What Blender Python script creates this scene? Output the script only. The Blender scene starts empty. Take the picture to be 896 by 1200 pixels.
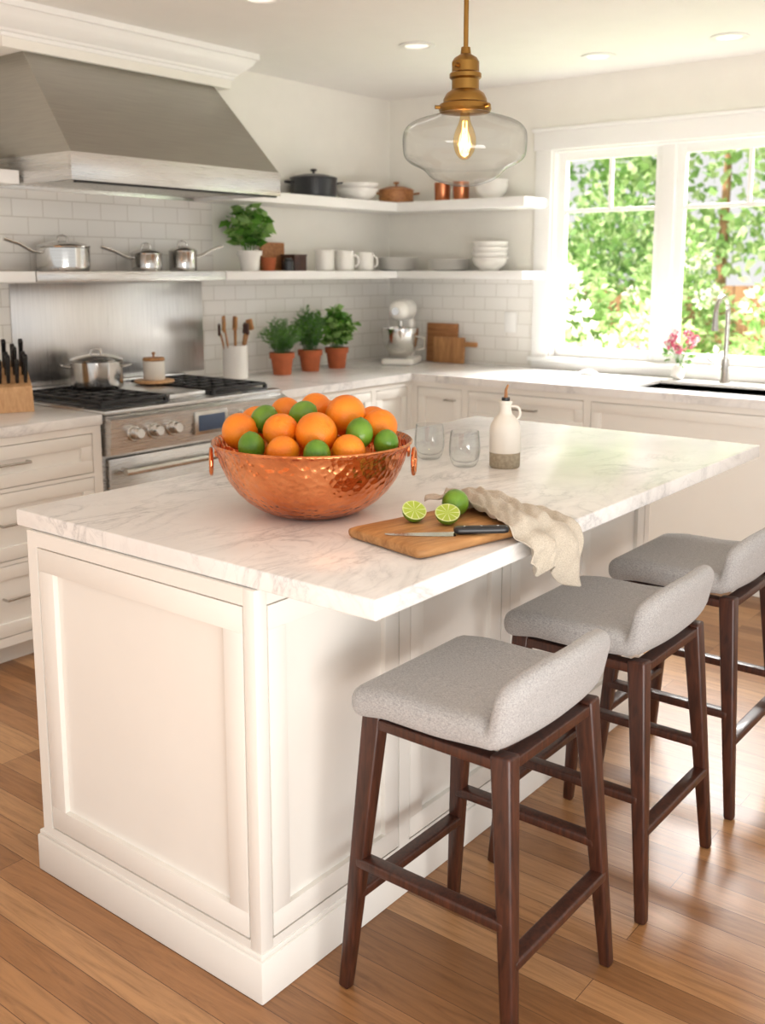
import bpy, bmesh, math, random
import numpy as np
from mathutils import Vector, Matrix
random.seed(7); rng=np.random.default_rng(7)
S=bpy.context.scene
XW,YW,H=5.24,4.07,2.53

# ---------------------------------------------------------------- materials
def lin(h):
    h=h.lstrip('#'); o=[]
    for i in (0,2,4):
        c=int(h[i:i+2],16)/255; o.append(c/12.92 if c<=.04045 else ((c+.055)/1.055)**2.4)
    return (*o,1)
def newmat(name):
    m=bpy.data.materials.new(name); m.use_nodes=True
    nt=m.node_tree; b=nt.nodes['Principled BSDF']; return m,nt,b
def setp(b,**k):
    for a,v in k.items():
        b.inputs[a].default_value=v
def coords(nt,scale=(1,1,1),rot=(0,0,0),kind='Object'):
    t=nt.nodes.new('ShaderNodeTexCoord'); m=nt.nodes.new('ShaderNodeMapping')
    m.inputs['Scale'].default_value=scale; m.inputs['Rotation'].default_value=rot
    nt.links.new(t.outputs[kind],m.inputs['Vector']); return m.outputs[0]
def noise(nt,vec,scale,detail=4,dist=0,rough=.5):
    n=nt.nodes.new('ShaderNodeTexNoise'); n.inputs['Scale'].default_value=scale
    n.inputs['Detail'].default_value=detail; n.inputs['Distortion'].default_value=dist; n.inputs['Roughness'].default_value=rough
    nt.links.new(vec,n.inputs['Vector']); return n.outputs['Fac']
def ramp(nt,fac,stops):
    r=nt.nodes.new('ShaderNodeValToRGB'); e=r.color_ramp.elements
    while len(e)<len(stops): e.new(.5)
    for i,(p,c) in enumerate(stops): e[i].position=p; e[i].color=c
    nt.links.new(fac,r.inputs[0]); return r.outputs[0]
def bump(nt,b,h,strength=.3,dist=.002):
    n=nt.nodes.new('ShaderNodeBump'); n.inputs['Strength'].default_value=strength; n.inputs['Distance'].default_value=dist
    nt.links.new(h,n.inputs['Height']); nt.links.new(n.outputs[0],b.inputs['Normal'])
def mathn(nt,op,a,bv=None,c=None):
    n=nt.nodes.new('ShaderNodeMath'); n.operation=op
    for i,x in enumerate((a,bv,c)):
        if x is None: continue
        if isinstance(x,(int,float)): n.inputs[i].default_value=x
        else: nt.links.new(x,n.inputs[i])
    return n.outputs[0]
def mixc(nt,fac,a,b,mode='MIX'):
    n=nt.nodes.new('ShaderNodeMix'); n.data_type='RGBA'; n.blend_type=mode
    for sock,x in ((n.inputs[0],fac),(n.inputs[6],a),(n.inputs[7],b)):
        if isinstance(x,(int,float,tuple)): sock.default_value=x
        else: nt.links.new(x,sock)
    return n.outputs[2]
def simple(name,hexc,rough=.5,metal=0,var=.06,vs=8,bs=0,bscale=200,**k):
    m,nt,b=newmat(name); c=lin(hexc); v=coords(nt)
    f=noise(nt,v,vs,3)
    dk=tuple(x*(1-var) for x in c[:3])+(1,); lt=tuple(min(1,x*(1+var)) for x in c[:3])+(1,)
    nt.links.new(ramp(nt,f,[(.3,dk),(.7,lt)]),b.inputs['Base Color'])
    setp(b,Roughness=rough,Metallic=metal)
    for a,x in k.items(): b.inputs[a.replace('_',' ')].default_value=x
    if bs: bump(nt,b,noise(nt,v,bscale,2),bs,.001)
    return m
M={}
M['paint']=simple('cabinet_paint','#EFECE5',.38,var=.01)
M['wall']=simple('wall_paint','#F2EFE6',.8,var=.012,bs=.05,bscale=150)
M['ceil']=simple('ceiling_paint','#F8F6F2',.9,var=.008)
M['trim']=simple('trim_paint','#F7F6F3',.4,var=.005)
M['ceramic']=simple('white_ceramic','#F3F0EA',.25,var=.02)
M['cream']=simple('cream_stoneware','#EAE5DA',.45,var=.03,bs=.1)
M['beige']=simple('raw_stoneware','#A89C86',.8,var=.18,vs=120,bs=.2)
M['terracotta']=simple('terracotta','#B8623A',.8,var=.12,vs=20,bs=.2)
M['black']=simple('black_iron','#1C1C1D',.45,var=.1)
M['blackm']=simple('black_handle','#151517',.35,var=.1)
M['enamel']=simple('dark_enamel','#2B2D30',.3,var=.1)
M['dark']=simple('dark_recess','#2A2826',.8)
M['soil']=simple('soil','#3A2A1E',.9,var=.3,vs=60,bs=.5)
M['brass']=simple('aged_brass','#94703A',.3,1,var=.15,vs=15)
M['chrome']=simple('brushed_nickel','#B9B6B0',.25,1,var=.03)
M['coppercup']=simple('copper_cup','#C77F58',.3,1,var=.1)
def steel(name,stretch,hexc='#C6C4C0',rough=.28):
    m,nt,b=newmat(name); v=coords(nt,stretch)
    f=noise(nt,v,6,4)
    c=lin(hexc); d=tuple(x*.88 for x in c[:3])+(1,)
    nt.links.new(ramp(nt,f,[(.3,d),(.7,c)]),b.inputs['Base Color'])
    setp(b,Metallic=1)
    nt.links.new(mathn(nt,'MULTIPLY_ADD',f,.12,rough-.06),b.inputs['Roughness'])
    bump(nt,b,f,.04,.001); return m
M['steel']=steel('brushed_steel',(1,1,40),'#D4D3D1')
M['hood']=steel('hood_steel',(1,1,30),'#ACA8A0',.34)
M['panelsteel']=steel('backguard_steel',(30,30,1),'#DEDDDC',.3)
M['pot']=steel('polished_steel',(1,1,30),'#D2D0CC',.14)
def marble():
    m,nt,b=newmat('marble'); v=coords(nt,(1,1,1),(0,0,.5))
    v2=coords(nt,(.75,1.35,1),(0,0,.55))
    base=ramp(nt,noise(nt,v,3.2,6,.5),[(.3,lin('#E2E0DD')),(.6,lin('#F4F2EF'))])
    a=mathn(nt,'ABSOLUTE',mathn(nt,'SUBTRACT',noise(nt,v2,3.0,9,1.3,.6),.5))
    vein=ramp(nt,a,[(0,(.46,.46,.46,1)),(.010,(.22,.22,.22,1)),(.05,(0,0,0,1))])
    mask=ramp(nt,noise(nt,v,2.6,3),[(.42,(.12,.12,.12,1)),(.64,(1,1,1,1))])
    f=mixc(nt,1.0,vein,mask,'MULTIPLY')
    c1=mixc(nt,f,base,lin('#7E7F83'))
    a2=mathn(nt,'ABSOLUTE',mathn(nt,'SUBTRACT',noise(nt,v2,9,6,.8,.6),.5))
    f2=ramp(nt,a2,[(0,(.20,.20,.20,1)),(.03,(0,0,0,1))])
    f2=mixc(nt,1.0,f2,mask,'MULTIPLY')
    c2=mixc(nt,f2,c1,lin('#8E8E90'))
    nt.links.new(c2,b.inputs['Base Color']); setp(b,Roughness=.24); b.inputs['Coat Weight'].default_value=.15
    b.inputs['Coat Roughness'].default_value=.15
    return m
M['marble']=marble()
def wood(name,c1,c2,stretch=(1,1,12),scale=8,rough=.45,coat=0):
    m,nt,b=newmat(name); v=coords(nt,stretch)
    f=noise(nt,v,scale,6,.6,.6)
    nt.links.new(ramp(nt,f,[(.3,lin(c1)),(.7,lin(c2))]),b.inputs['Base Color'])
    setp(b,Roughness=rough); b.inputs['Coat Weight'].default_value=coat; bump(nt,b,f,.1,.001); return m
M['walnut']=wood('dark_walnut','#260F08','#512A1A',(14,14,1.4),7,.42,.1)
M['board']=wood('acacia_board','#9A6838','#CE9A62',(1.5,12,12),5,.5)
M['boardz']=wood('board_wood','#8A552F','#BB8350',(12,1.5,12),5,.5)
M['spoon']=wood('spoon_wood','#9A6840','#C8955F',(8,8,1),6,.6)
M['block']=wood('knife_block_wood','#C09060','#DCB080',(10,10,1),6,.5)
M['cedar']=wood('cedar_fence','#8A5C3C','#B98A62',(6,6,1),3,.8)
def floor_m():
    m,nt,b=newmat('oak_floor')
    t=nt.nodes.new('ShaderNodeTexCoord'); s=nt.nodes.new('ShaderNodeSeparateXYZ'); nt.links.new(t.outputs['Object'],s.inputs[0])
    cmb=nt.nodes.new('ShaderNodeCombineXYZ'); nt.links.new(s.outputs['Y'],cmb.inputs['X']); nt.links.new(s.outputs['X'],cmb.inputs['Y'])
    br=nt.nodes.new('ShaderNodeTexBrick'); nt.links.new(cmb.outputs[0],br.inputs['Vector'])
    br.offset=.37; br.offset_frequency=3; br.squash=1
    for k,x in (('Scale',1),('Brick Width',1.35),('Row Height',.082),('Mortar Size',.0009),('Mortar Smooth',.3),('Bias',0)): br.inputs[k].default_value=x
    br.inputs['Color1'].default_value=(0,0,0,1); br.inputs['Color2'].default_value=(1,1,1,1); br.inputs['Mortar'].default_value=(.5,.5,.5,1)
    addv=nt.nodes.new('ShaderNodeVectorMath'); addv.operation='MULTIPLY_ADD'
    nt.links.new(br.outputs['Color'],addv.inputs[0]); addv.inputs[1].default_value=(3,7,5); nt.links.new(t.outputs['Object'],addv.inputs[2])
    mp=nt.nodes.new('ShaderNodeMapping'); mp.inputs['Scale'].default_value=(15,1.1,1); nt.links.new(addv.outputs[0],mp.inputs['Vector'])
    g=noise(nt,mp.outputs[0],2.2,9,2.2,.66)
    tone=ramp(nt,br.outputs['Color'],[(0,lin('#8A5F38')),(.5,lin('#A4754A')),(1,lin('#BE9265'))])
    gr=ramp(nt,g,[(.28,(.56,.51,.46,1)),(.48,(.9,.88,.87,1)),(.62,(1.07,1.06,1.05,1))])
    c=mixc(nt,1.0,tone,gr,'MULTIPLY')
    c=mixc(nt,br.outputs['Fac'],c,lin('#4E2F18'))
    nt.links.new(c,b.inputs['Base Color'])
    setp(b,Roughness=.38); b.inputs['Coat Weight'].default_value=.12; b.inputs['Coat Roughness'].default_value=.25
    bump(nt,b,mathn(nt,'MULTIPLY_ADD',br.outputs['Fac'],-1,mathn(nt,'MULTIPLY',g,.15)),.2,.001)
    return m
M['floor']=floor_m()
def tile(name,axis):
    m,nt,b=newmat(name)
    t=nt.nodes.new('ShaderNodeTexCoord'); s=nt.nodes.new('ShaderNodeSeparateXYZ'); nt.links.new(t.outputs['Object'],s.inputs[0])
    cmb=nt.nodes.new('ShaderNodeCombineXYZ'); nt.links.new(s.outputs[axis],cmb.inputs['X']); nt.links.new(s.outputs['Z'],cmb.inputs['Y'])
    br=nt.nodes.new('ShaderNodeTexBrick'); nt.links.new(cmb.outputs[0],br.inputs['Vector']); br.offset=.5
    for k,x in (('Scale',1),('Brick Width',.155),('Row Height',.078),('Mortar Size',.0022),('Mortar Smooth',.2)): br.inputs[k].default_value=x
    br.inputs['Color1'].default_value=lin('#F2EFE9'); br.inputs['Color2'].default_value=lin('#EEEBE4'); br.inputs['Mortar'].default_value=lin('#D6D1C7')
    nt.links.new(br.outputs['Color'],b.inputs['Base Color']); setp(b,Roughness=.14)
    bump(nt,b,mathn(nt,'MULTIPLY',br.outputs['Fac'],-1),.5,.002); return m
M['tilex']=tile('subway_tile_x','X'); M['tiley']=tile('subway_tile_y','Y')
def fabric(name,c1,c2,sc=260,bs=.5):
    m,nt,b=newmat(name); v=coords(nt)
    w=noise(nt,v,sc,2); w2=noise(nt,coords(nt,(1,.25,1)),sc*1.6,2)
    f=mathn(nt,'MULTIPLY_ADD',w2,.5,mathn(nt,'MULTIPLY',w,.5))
    nt.links.new(ramp(nt,f,[(.35,lin(c1)),(.65,lin(c2))]),b.inputs['Base Color']); setp(b,Roughness=.95)
    b.inputs['Sheen Weight'].default_value=.15
    bump(nt,b,f,bs,.001); return m
M['fabric']=fabric('grey_upholstery','#8E8D8D','#BCBAB8',380,.4)
M['linen']=fabric('linen_cloth','#ADA392','#CFC6B6',420,.4)
def copper():
    m,nt,b=newmat('hammered_copper'); v=coords(nt)
    vo=nt.nodes.new('ShaderNodeTexVoronoi'); vo.feature='SMOOTH_F1'; vo.inputs['Scale'].default_value=68; vo.inputs['Smoothness'].default_value=.35
    nt.links.new(v,vo.inputs['Vector'])
    nt.links.new(ramp(nt,noise(nt,v,12,4),[(.3,lin('#C97444')),(.7,lin('#EE9F6C'))]),b.inputs['Base Color'])
    setp(b,Metallic=1,Roughness=.2); bump(nt,b,vo.outputs['Distance'],.6,.006); return m
M['copper']=copper()
def fruit(name,c1,c2,sc,bs,rough):
    m,nt,b=newmat(name); v=coords(nt)
    nt.links.new(ramp(nt,noise(nt,v,14,3),[(.3,lin(c1)),(.7,lin(c2))]),b.inputs['Base Color'])
    setp(b,Roughness=rough); b.inputs['Subsurface Weight'].default_value=.08; b.inputs['Subsurface Scale'].default_value=.01
    vo=nt.nodes.new('ShaderNodeTexVoronoi'); vo.inputs['Scale'].default_value=sc; nt.links.new(v,vo.inputs['Vector'])
    bump(nt,b,vo.outputs['Distance'],bs,.0015); return m
M['orange']=fruit('orange_peel','#EC7A10','#F6931C',330,.4,.38)
M['lime']=fruit('lime_peel','#46761A','#749E2C',260,.25,.3)
def limeflesh():
    m,nt,b=newmat('lime_flesh'); t=nt.nodes.new('ShaderNodeTexCoord'); s=nt.nodes.new('ShaderNodeSeparateXYZ'); nt.links.new(t.outputs['Object'],s.inputs[0])
    r=mathn(nt,'SQRT',mathn(nt,'ADD',mathn(nt,'POWER',s.outputs['X'],2.0),mathn(nt,'POWER',s.outputs['Y'],2.0)))
    ang=mathn(nt,'ARCTAN2',s.outputs['Y'],s.outputs['X'])
    seg=mathn(nt,'ABSOLUTE',mathn(nt,'SINE',mathn(nt,'MULTIPLY',ang,4.5)))
    fl=ramp(nt,seg,[(.1,lin('#DDE3A4')),(.3,lin('#A9BF45'))])
    rim=ramp(nt,mathn(nt,'MULTIPLY',r,33),[(.78,(0,0,0,1)),(.86,(1,1,1,1))])
    nt.links.new(mixc(nt,rim,fl,lin('#D9E3A0')),b.inputs['Base Color']); setp(b,Roughness=.2); return m
M['limeflesh']=limeflesh()
def glass(name,tint=(1,1,1,1),edge=(.6,.62,.62,1),refl=1.0,base=.04,st=.5):
    m=bpy.data.materials.new(name); m.use_nodes=True; nt=m.node_tree; nt.nodes.clear()
    o=nt.nodes.new('ShaderNodeOutputMaterial'); mx=nt.nodes.new('ShaderNodeMixShader'); tr=nt.nodes.new('ShaderNodeBsdfTransparent'); gl=nt.nodes.new('ShaderNodeBsdfGlossy')
    lw=nt.nodes.new('ShaderNodeLayerWeight'); lw.inputs[0].default_value=.35; gl.inputs['Roughness'].default_value=.02
    nt.links.new(ramp(nt,lw.outputs['Facing'],[(st,tint),(.97,edge)]),tr.inputs[0])
    f=mathn(nt,'MULTIPLY_ADD',mathn(nt,'POWER',lw.outputs['Facing'],2.5),.6*refl,base)
    nt.links.new(f,mx.inputs[0]); nt.links.new(tr.outputs[0],mx.inputs[1]); nt.links.new(gl.outputs[0],mx.inputs[2]); nt.links.new(mx.outputs[0],o.inputs[0]); return m
M['glass']=glass('clear_glass',(.965,.97,.965,1),(.40,.42,.42,1),1,.05,.5); M['pane']=glass('window_glass',(1,1,1,1),(1,1,1,1),.3,.03)
M['tglass']=glass('tumbler_glass',(.965,.975,.975,1),(.38,.41,.42,1),1,.06,.5)
M['amber']=glass('amber_bulb_glass',(1,.86,.6,1),(.8,.6,.35,1),.8,.05)
def emis(name,c,s):
    m,nt,b=newmat(name); setp(b,**{'Base Color':c,'Emission Color':c,'Emission Strength':s}); return m
M['filament']=emis('filament',(1,.55,.15,1),8); M['lamp']=emis('downlight_lens',(1,.93,.82,1),.7)
M['display']=emis('range_display',(.05,.08,.14,1),.05)
def leafm(name,c1,c2,tr=0):
    m,nt,b=newmat(name); cc=ramp(nt,noise(nt,coords(nt),9,3),[(.3,lin(c1)),(.7,lin(c2))]); nt.links.new(cc,b.inputs['Base Color'])
    setp(b,Roughness=.5)
    o=nt.nodes['Material Output']; tl=nt.nodes.new('ShaderNodeBsdfTranslucent'); nt.links.new(cc,tl.inputs[0]); mx=nt.nodes.new('ShaderNodeMixShader'); mx.inputs[0].default_value=.35
    nt.links.new(b.outputs[0],mx.inputs[1]); nt.links.new(tl.outputs[0],mx.inputs[2]); nt.links.new(mx.outputs[0],o.inputs[0])
    return m
M['leaf']=leafm('herb_leaf','#3F7A24','#74AC42'); M['leaf2']=leafm('herb_leaf_dark','#4B7A42','#7DA267')
M['g1']=leafm('shrub_leaf','#74A04E','#A8CC7C'); M['g2']=leafm('shrub_leaf_light','#B8D488','#E0ECBC'); M['g3']=leafm('tree_leaf','#5C8844','#90B66A')
M['petal']=simple('hydrangea_petal','#FAF7EA',.7); M['pink']=simple('rose_petal','#E27C98',.6); M['grass']=simple('lawn','#9CBB70',.9,var=.3,vs=20)

# ---------------------------------------------------------------- geometry helpers
def link(o,parent=None):
    S.collection.objects.link(o)
    if parent is not None: o.parent=parent
    return o
def group(name,loc=(0,0,0),rz=0):
    e=bpy.data.objects.new(name,None); e.empty_display_size=.05; e.location=loc; e.rotation_euler=(0,0,rz); link(e); return e
def mobj(name,vs,fs,mat,parent=None,loc=(0,0,0),rot=(0,0,0),smooth=True,mi=None,ang=40):
    me=bpy.data.meshes.new(name); me.from_pydata([tuple(v) for v in vs],[],[tuple(f) for f in fs])
    bm=bmesh.new(); bm.from_mesh(me); bmesh.ops.recalc_face_normals(bm,faces=bm.faces); bm.to_mesh(me); bm.free()
    mats=mat if isinstance(mat,list) else [mat]
    for m in mats: me.materials.append(m)
    if mi is not None:
        me.polygons.foreach_set('material_index',mi)
    if smooth:
        me.shade_smooth(); me.set_sharp_from_angle(angle=math.radians(ang))
    o=bpy.data.objects.new(name,me); o.location=loc; o.rotation_euler=rot; return link(o,parent)
def boxes(name,bl,mat,parent=None,bev=.002,loc=(0,0,0),rot=(0,0,0),seg=2):
    bm=bmesh.new()
    for lo,hi in bl:
        r=bmesh.ops.create_cube(bm,size=1); vs=r['verts']
        for v in vs:
            v.co=Vector([lo[i] if v.co[i]<0 else hi[i] for i in range(3)])
    if bev>0: bmesh.ops.bevel(bm,geom=list(bm.edges),offset=bev,segments=seg,profile=.5,affect='EDGES')
    me=bpy.data.meshes.new(name); bm.to_mesh(me); bm.free(); me.materials.append(mat)
    me.shade_smooth(); me.set_sharp_from_angle(angle=math.radians(30))
    o=bpy.data.objects.new(name,me); o.location=loc; o.rotation_euler=rot; return link(o,parent)
def box(name,lo,hi,mat,parent=None,bev=.002,**k): return boxes(name,[(lo,hi)],mat,parent,bev,**k)
def lathe(name,prof,mat,parent=None,loc=(0,0,0),rot=(0,0,0),n=48,ang=40,scale=None):
    vs=[];fs=[];idx=[]
    for r,z in prof:
        if r<1e-6: idx.append([len(vs)]); vs.append((0,0,z))
        else:
            idx.append(list(range(len(vs),len(vs)+n)))
            vs+= [(r*math.cos(2*math.pi*i/n),r*math.sin(2*math.pi*i/n),z) for i in range(n)]
    for a,b in zip(idx,idx[1:]):
        for i in range(n):
            j=(i+1)%n
            if len(a)==1 and len(b)==1: continue
            if len(a)==1: fs.append((a[0],b[i],b[j]))
            elif len(b)==1: fs.append((a[i],a[j],b[0]))
            else: fs.append((a[i],a[j],b[j],b[i]))
    o=mobj(name,vs,fs,mat,parent,loc,rot,ang=ang)
    if scale: o.scale=scale
    return o
def smoothprof(p,it=2):
    for _ in range(it):
        q=[p[0]]
        for a,b in zip(p,p[1:]):
            q.append((.75*a[0]+.25*b[0],.75*a[1]+.25*b[1])); q.append((.25*a[0]+.75*b[0],.25*a[1]+.75*b[1]))
        q.append(p[-1]); p=q
    return p
def tube(name,pts,r,mat,parent=None,n=12,closed=False,loc=(0,0,0),rot=(0,0,0),flat=1.0):
    P=[Vector(p) for p in pts]; N=len(P); rs=r if isinstance(r,(list,tuple)) else [r]*N
    T=[]
    for i in range(N):
        a=P[(i-1)%N] if (closed or i>0) else P[i]; b=P[(i+1)%N] if (closed or i<N-1) else P[i]
        T.append((b-a).normalized())
    u=T[0].orthogonal().normalized(); vs=[];fs=[]
    for i in range(N):
        u=(u-T[i]*u.dot(T[i])).normalized(); w=T[i].cross(u)
        for k in range(n):
            a=2*math.pi*k/n; vs.append(P[i]+u*math.cos(a)*rs[i]+w*math.sin(a)*rs[i]*flat)
    for i in range(N if closed else N-1):
        for k in range(n):
            a=i*n+k; b=i*n+(k+1)%n; c=((i+1)%N)*n+(k+1)%n; d=((i+1)%N)*n+k; fs.append((a,b,c,d))
    if not closed:
        fs.append(tuple(range(n))); fs.append(tuple((N-1)*n+k for k in range(n)))
    return mobj(name,vs,fs,mat,parent,loc,rot,ang=50)
def rbox(name,size,r,mat,parent=None,loc=(0,0,0),rot=(0,0,0),fn=None,n=14,rv=None):
    bm=bmesh.new(); bmesh.ops.create_cube(bm,size=2)
    bmesh.ops.subdivide_edges(bm,edges=list(bm.edges),cuts=n,use_grid_fill=True)
    h=[s/2 for s in size]
    for v in bm.verts:
        p=Vector([math.copysign(abs(v.co[i])**.8,v.co[i])*h[i] for i in range(3)])
        q=Vector([max(-h[i]+r,min(h[i]-r,p[i])) for i in range(3)])
        d=p-q
        if d.length>1e-9: p=q+d.normalized()*r
        v.co=fn(p) if fn else p
    me=bpy.data.meshes.new(name); bm.to_mesh(me); bm.free(); me.materials.append(mat); me.shade_smooth()
    o=bpy.data.objects.new(name,me); o.location=loc; o.rotation_euler=rot; return link(o,parent)
def beam(name,p0,p1,w0,w1,mat,parent=None,d0=None,d1=None,bev=.004):
    p0=Vector(p0);p1=Vector(p1); t=(p1-p0).normalized()
    x=Vector((1,0,0)); 
    if abs(t.dot(x))>.8: x=Vector((0,1,0))
    x=(x-t*x.dot(t)).normalized(); y=t.cross(x); d0=d0 or w0; d1=d1 or w1
    bm=bmesh.new(); vs=[]
    for p,w,d in ((p0,w0,d0),(p1,w1,d1)):
        for a,b in ((-1,-1),(1,-1),(1,1),(-1,1)): vs.append(bm.verts.new(p+x*a*w/2+y*b*d/2))
    for f in ((0,1,2,3),(7,6,5,4),(0,4,5,1),(1,5,6,2),(2,6,7,3),(3,7,4,0)): bm.faces.new([vs[i] for i in f])
    bmesh.ops.recalc_face_normals(bm,faces=bm.faces)
    bmesh.ops.bevel(bm,geom=list(bm.edges),offset=bev,segments=3,profile=.5,affect='EDGES')
    me=bpy.data.meshes.new(name); bm.to_mesh(me); bm.free(); me.materials.append(mat); me.shade_smooth(); me.set_sharp_from_angle(angle=math.radians(35))
    return link(bpy.data.objects.new(name,me),parent)
def leaves(name,P,D,size,mats,parent=None,asp=.5,bend=.25):
    n=len(P); D=D/np.linalg.norm(D,axis=1,keepdims=True)
    R=rng.normal(size=(n,3)); W=np.cross(D,R); W/=np.linalg.norm(W,axis=1,keepdims=True); N=np.cross(D,W)
    s=(size*rng.uniform(.6,1.3,n))[:,None]
    a=P; b=P+D*s*.45+W*s*asp*.5+N*s*bend*.2; c=P+D*s-N*s*bend*.5; d=P+D*s*.45-W*s*asp*.5+N*s*bend*.2; m=P+D*s*.45
    vs=np.stack([a,b,c,d,m],1).reshape(-1,3)
    fs=[]
    for i in range(n):
        k=i*5; fs+=[(k,k+1,k+4),(k+1,k+2,k+4),(k+2,k+3,k+4),(k+3,k,k+4)]
    me=bpy.data.meshes.new(name); me.from_pydata(vs.tolist(),[],fs)
    for x in mats: me.materials.append(x)
    me.polygons.foreach_set('material_index',np.repeat(rng.integers(0,len(mats),n),4)); me.shade_smooth()
    return link(bpy.data.objects.new(name,me),parent)
def facebox(face,w0,w1,z0,z1,d0,d1,base):
    if face=='-y': return ((w0,base-d1,z0),(w1,base-d0,z1))
    if face=='+x': return ((base+d0,w0,z0),(base+d1,w1,z1))
    return ((base-d1,w0,z0),(base-d0,w1,z1))
def shaker(name,face,w0,w1,z0,z1,base,parent,fr=.065,th=.018,rec=.009,mat=None):
    bl=[facebox(face,w0,w1,z1-fr,z1,0,th,base),facebox(face,w0,w1,z0,z0+fr,0,th,base),
        facebox(face,w0,w0+fr,z0+fr,z1-fr,0,th,base),facebox(face,w1-fr,w1,z0+fr,z1-fr,0,th,base)]
    boxes(name,bl,mat or M['paint'],parent,.0008)
    boxes(name+'_panel',[facebox(face,w0+fr-.002,w1-fr+.002,z0+fr-.002,z1-fr+.002,.001,th-rec,base)],mat or M['paint'],parent,0)
def pull(name,face,w,z,base,L,parent):
    g=.03
    if face=='-y':
        pts=[(w-L/2,base,z),(w-L/2,base-g,z),(w+L/2,base-g,z),(w+L/2,base,z)]
    else: pts=[(base,w-L/2,z),(base-g,w-L/2,z),(base-g,w+L/2,z),(base,w+L/2,z)]
    P=[]
    for a,b in zip(pts,pts[1:]):
        for k in range(6):
            P.append(tuple(a[i]+(b[i]-a[i])*k/6 for i in range(3)))
    P.append(pts[-1]); tube(name,P,.005,M['chrome'],parent,8)

# ---------------------------------------------------------------- room shell
box('floor',(-2.5,-3,-.1),(XW+.15,YW+.15,0),M['floor'],bev=0)
box('ceiling',(-1.2,-1.6,H),(XW+.15,YW+.15,H+.1),M['ceil'],bev=0)
wb=box('wall_back',(-2.5,YW,0),(XW+.15,YW+.15,H),M['wall'],bev=0)
wy0,wy1,wz0,wz1=1.42,2.90,.985,2.15
wr=boxes('wall_right',[((XW,-3,0),(XW+.15,YW,wz0)),((XW,-3,wz1),(XW+.15,YW,H)),((XW,wy1,wz0),(XW+.15,YW,wz1)),((XW,-3,wz0),(XW+.15,wy0,wz1))],M['wall'],bev=0)
box('backsplash_tile',(-1.5,YW-.008,.9),(XW-.008,YW+.001,1.46),M['tilex'],wb,bev=0)
box('backsplash_tile_upper',(-1.5,YW-.008,1.46),(3.72,YW+.001,1.93),M['tilex'],wb,bev=0)
box('backsplash_tile_side',(XW-.008,wy1+.09,.9),(XW+.001,YW-.008,1.46),M['tiley'],wr,bev=0)
g=group('hood_soffit',(3.02,3.95,2.364))
HH=H-2.364
box('soffit_box',(-.62,-.14,0),(.62,.119,HH),M['wall'],g,.002)
prof=[(0,.04),(.010,.04),(.012,.055),(.022,.058),(.026,.068),(.05,.085),(.078,.112),(.088,.132),(.092,.136),(.100,.138),(.100,HH-.001),(0,HH-.001)]
vs=[];fs=[]
for e,z in prof: vs+=[(-.62-e,.119,z),(-.62-e,-.14-e,z),(.62+e,-.14-e,z),(.62+e,.119,z)]
for i in range(len(prof)-1):
    for k in range(3): fs.append((4*i+k,4*i+k+1,4*i+k+5,4*i+k+4))
mobj('crown_moulding',vs,fs,M['trim'],g,ang=25)

# window
g=group('window_1',(XW,0,0))
cas=.10
boxes('casing',[((-.022,wy1,wz0),(-.0005,wy1+cas,wz1)),((-.022,wy0-cas,wz0),(-.0005,wy0,wz1)),((-.03,wy0-cas-.01,wz1),(-.0005,wy1+cas+.01,wz1+.10)),((-.04,wy0-cas-.02,wz1+.10),(-.0005,wy1+cas+.02,wz1+.12))],M['trim'],g,.003)
boxes('sill',[((-.045,wy0-cas-.02,wz0-.022),(.15,wy1+cas+.015,wz0+.003)),((-.02,wy0-cas,.9215),(-.0005,wy1+cas,wz0-.022))],M['trim'],g,.003)
boxes('jamb',[((.0005,wy1-.012,wz0+.003),(.149,wy1-.0005,wz1-.001)),((.0005,wy0+.0005,wz0+.003),(.149,wy0+.012,wz1-.001)),((.0005,wy0+.012,wz1-.012),(.149,wy1-.012,wz1-.001))],M['trim'],g,0)
box('mullion',(.02,2.19,wz0+.003),(.13,2.262,wz1-.012),M['trim'],g,.003)
for (a,b) in ((2.262,wy1-.012),(wy0+.012,2.19)):
    z0,z1=wz0+.003,wz1-.012; f=.045; zm=1.815
    boxes('sash',[((.05,a,z0),(.09,a+f,z1)),((.05,b-f,z0),(.09,b,z1)),((.05,a+f,z0),(.09,b-f,z0+f+.01)),((.05,a+f,z1-f),(.09,b-f,z1))],M['trim'],g,.002)
    boxes('muntin',[((.06,a+f,zm-.012),(.085,b-f,zm+.012)),((.06,(a+b)/2-.01,zm+.012),(.085,(a+b)/2+.01,z1-f))],M['trim'],g,.002)
    box('pane',(.07,a+f,z0+f),(.0701,b-f,z1-f),M['pane'],g,0)
box('outlet_plate',(XW-.014,3.11,1.12),(XW-.0085,3.19,1.24),M['trim'],None,.002)

# ---------------------------------------------------------------- island
g=group('kitchen_island',(0,0,0))
bx0,bx1,by0,by1=1.338,3.16,1.370,2.108
box('marble_top',(1.3255,1.058,.88),(3.3435,2.162,.92),M['marble'],g,.004,seg=3)
P=M['paint']
box('carcass',(bx0,by0,.0),(bx1,by1,.879),P,g,0)
boxes('baseboard',[((bx0-.027,by0-.027,0),(bx1+.022,by1+.022,.095)),((bx0-.023,by0-.023,.095),(bx1+.018,by1+.018,.108))],P,g,.004)
zb,zt=.108,.879; t=.02
fw=.036; fr_=.012
boxes('corner_post',[((bx0-.02,by0-.02,zb),(bx0+.014,by0+.012,zt))],P,g,.0015)
boxes('end_face_frame',[facebox('-x',by1-fw,by1,zb,zt,0,t,bx0),facebox('-x',by0+fr_,by1-fw,zt-.035,zt,0,t,bx0),facebox('-x',by0+fr_,by1-fw,zb,zb+.02,0,t,bx0)],P,g,0)
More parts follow.
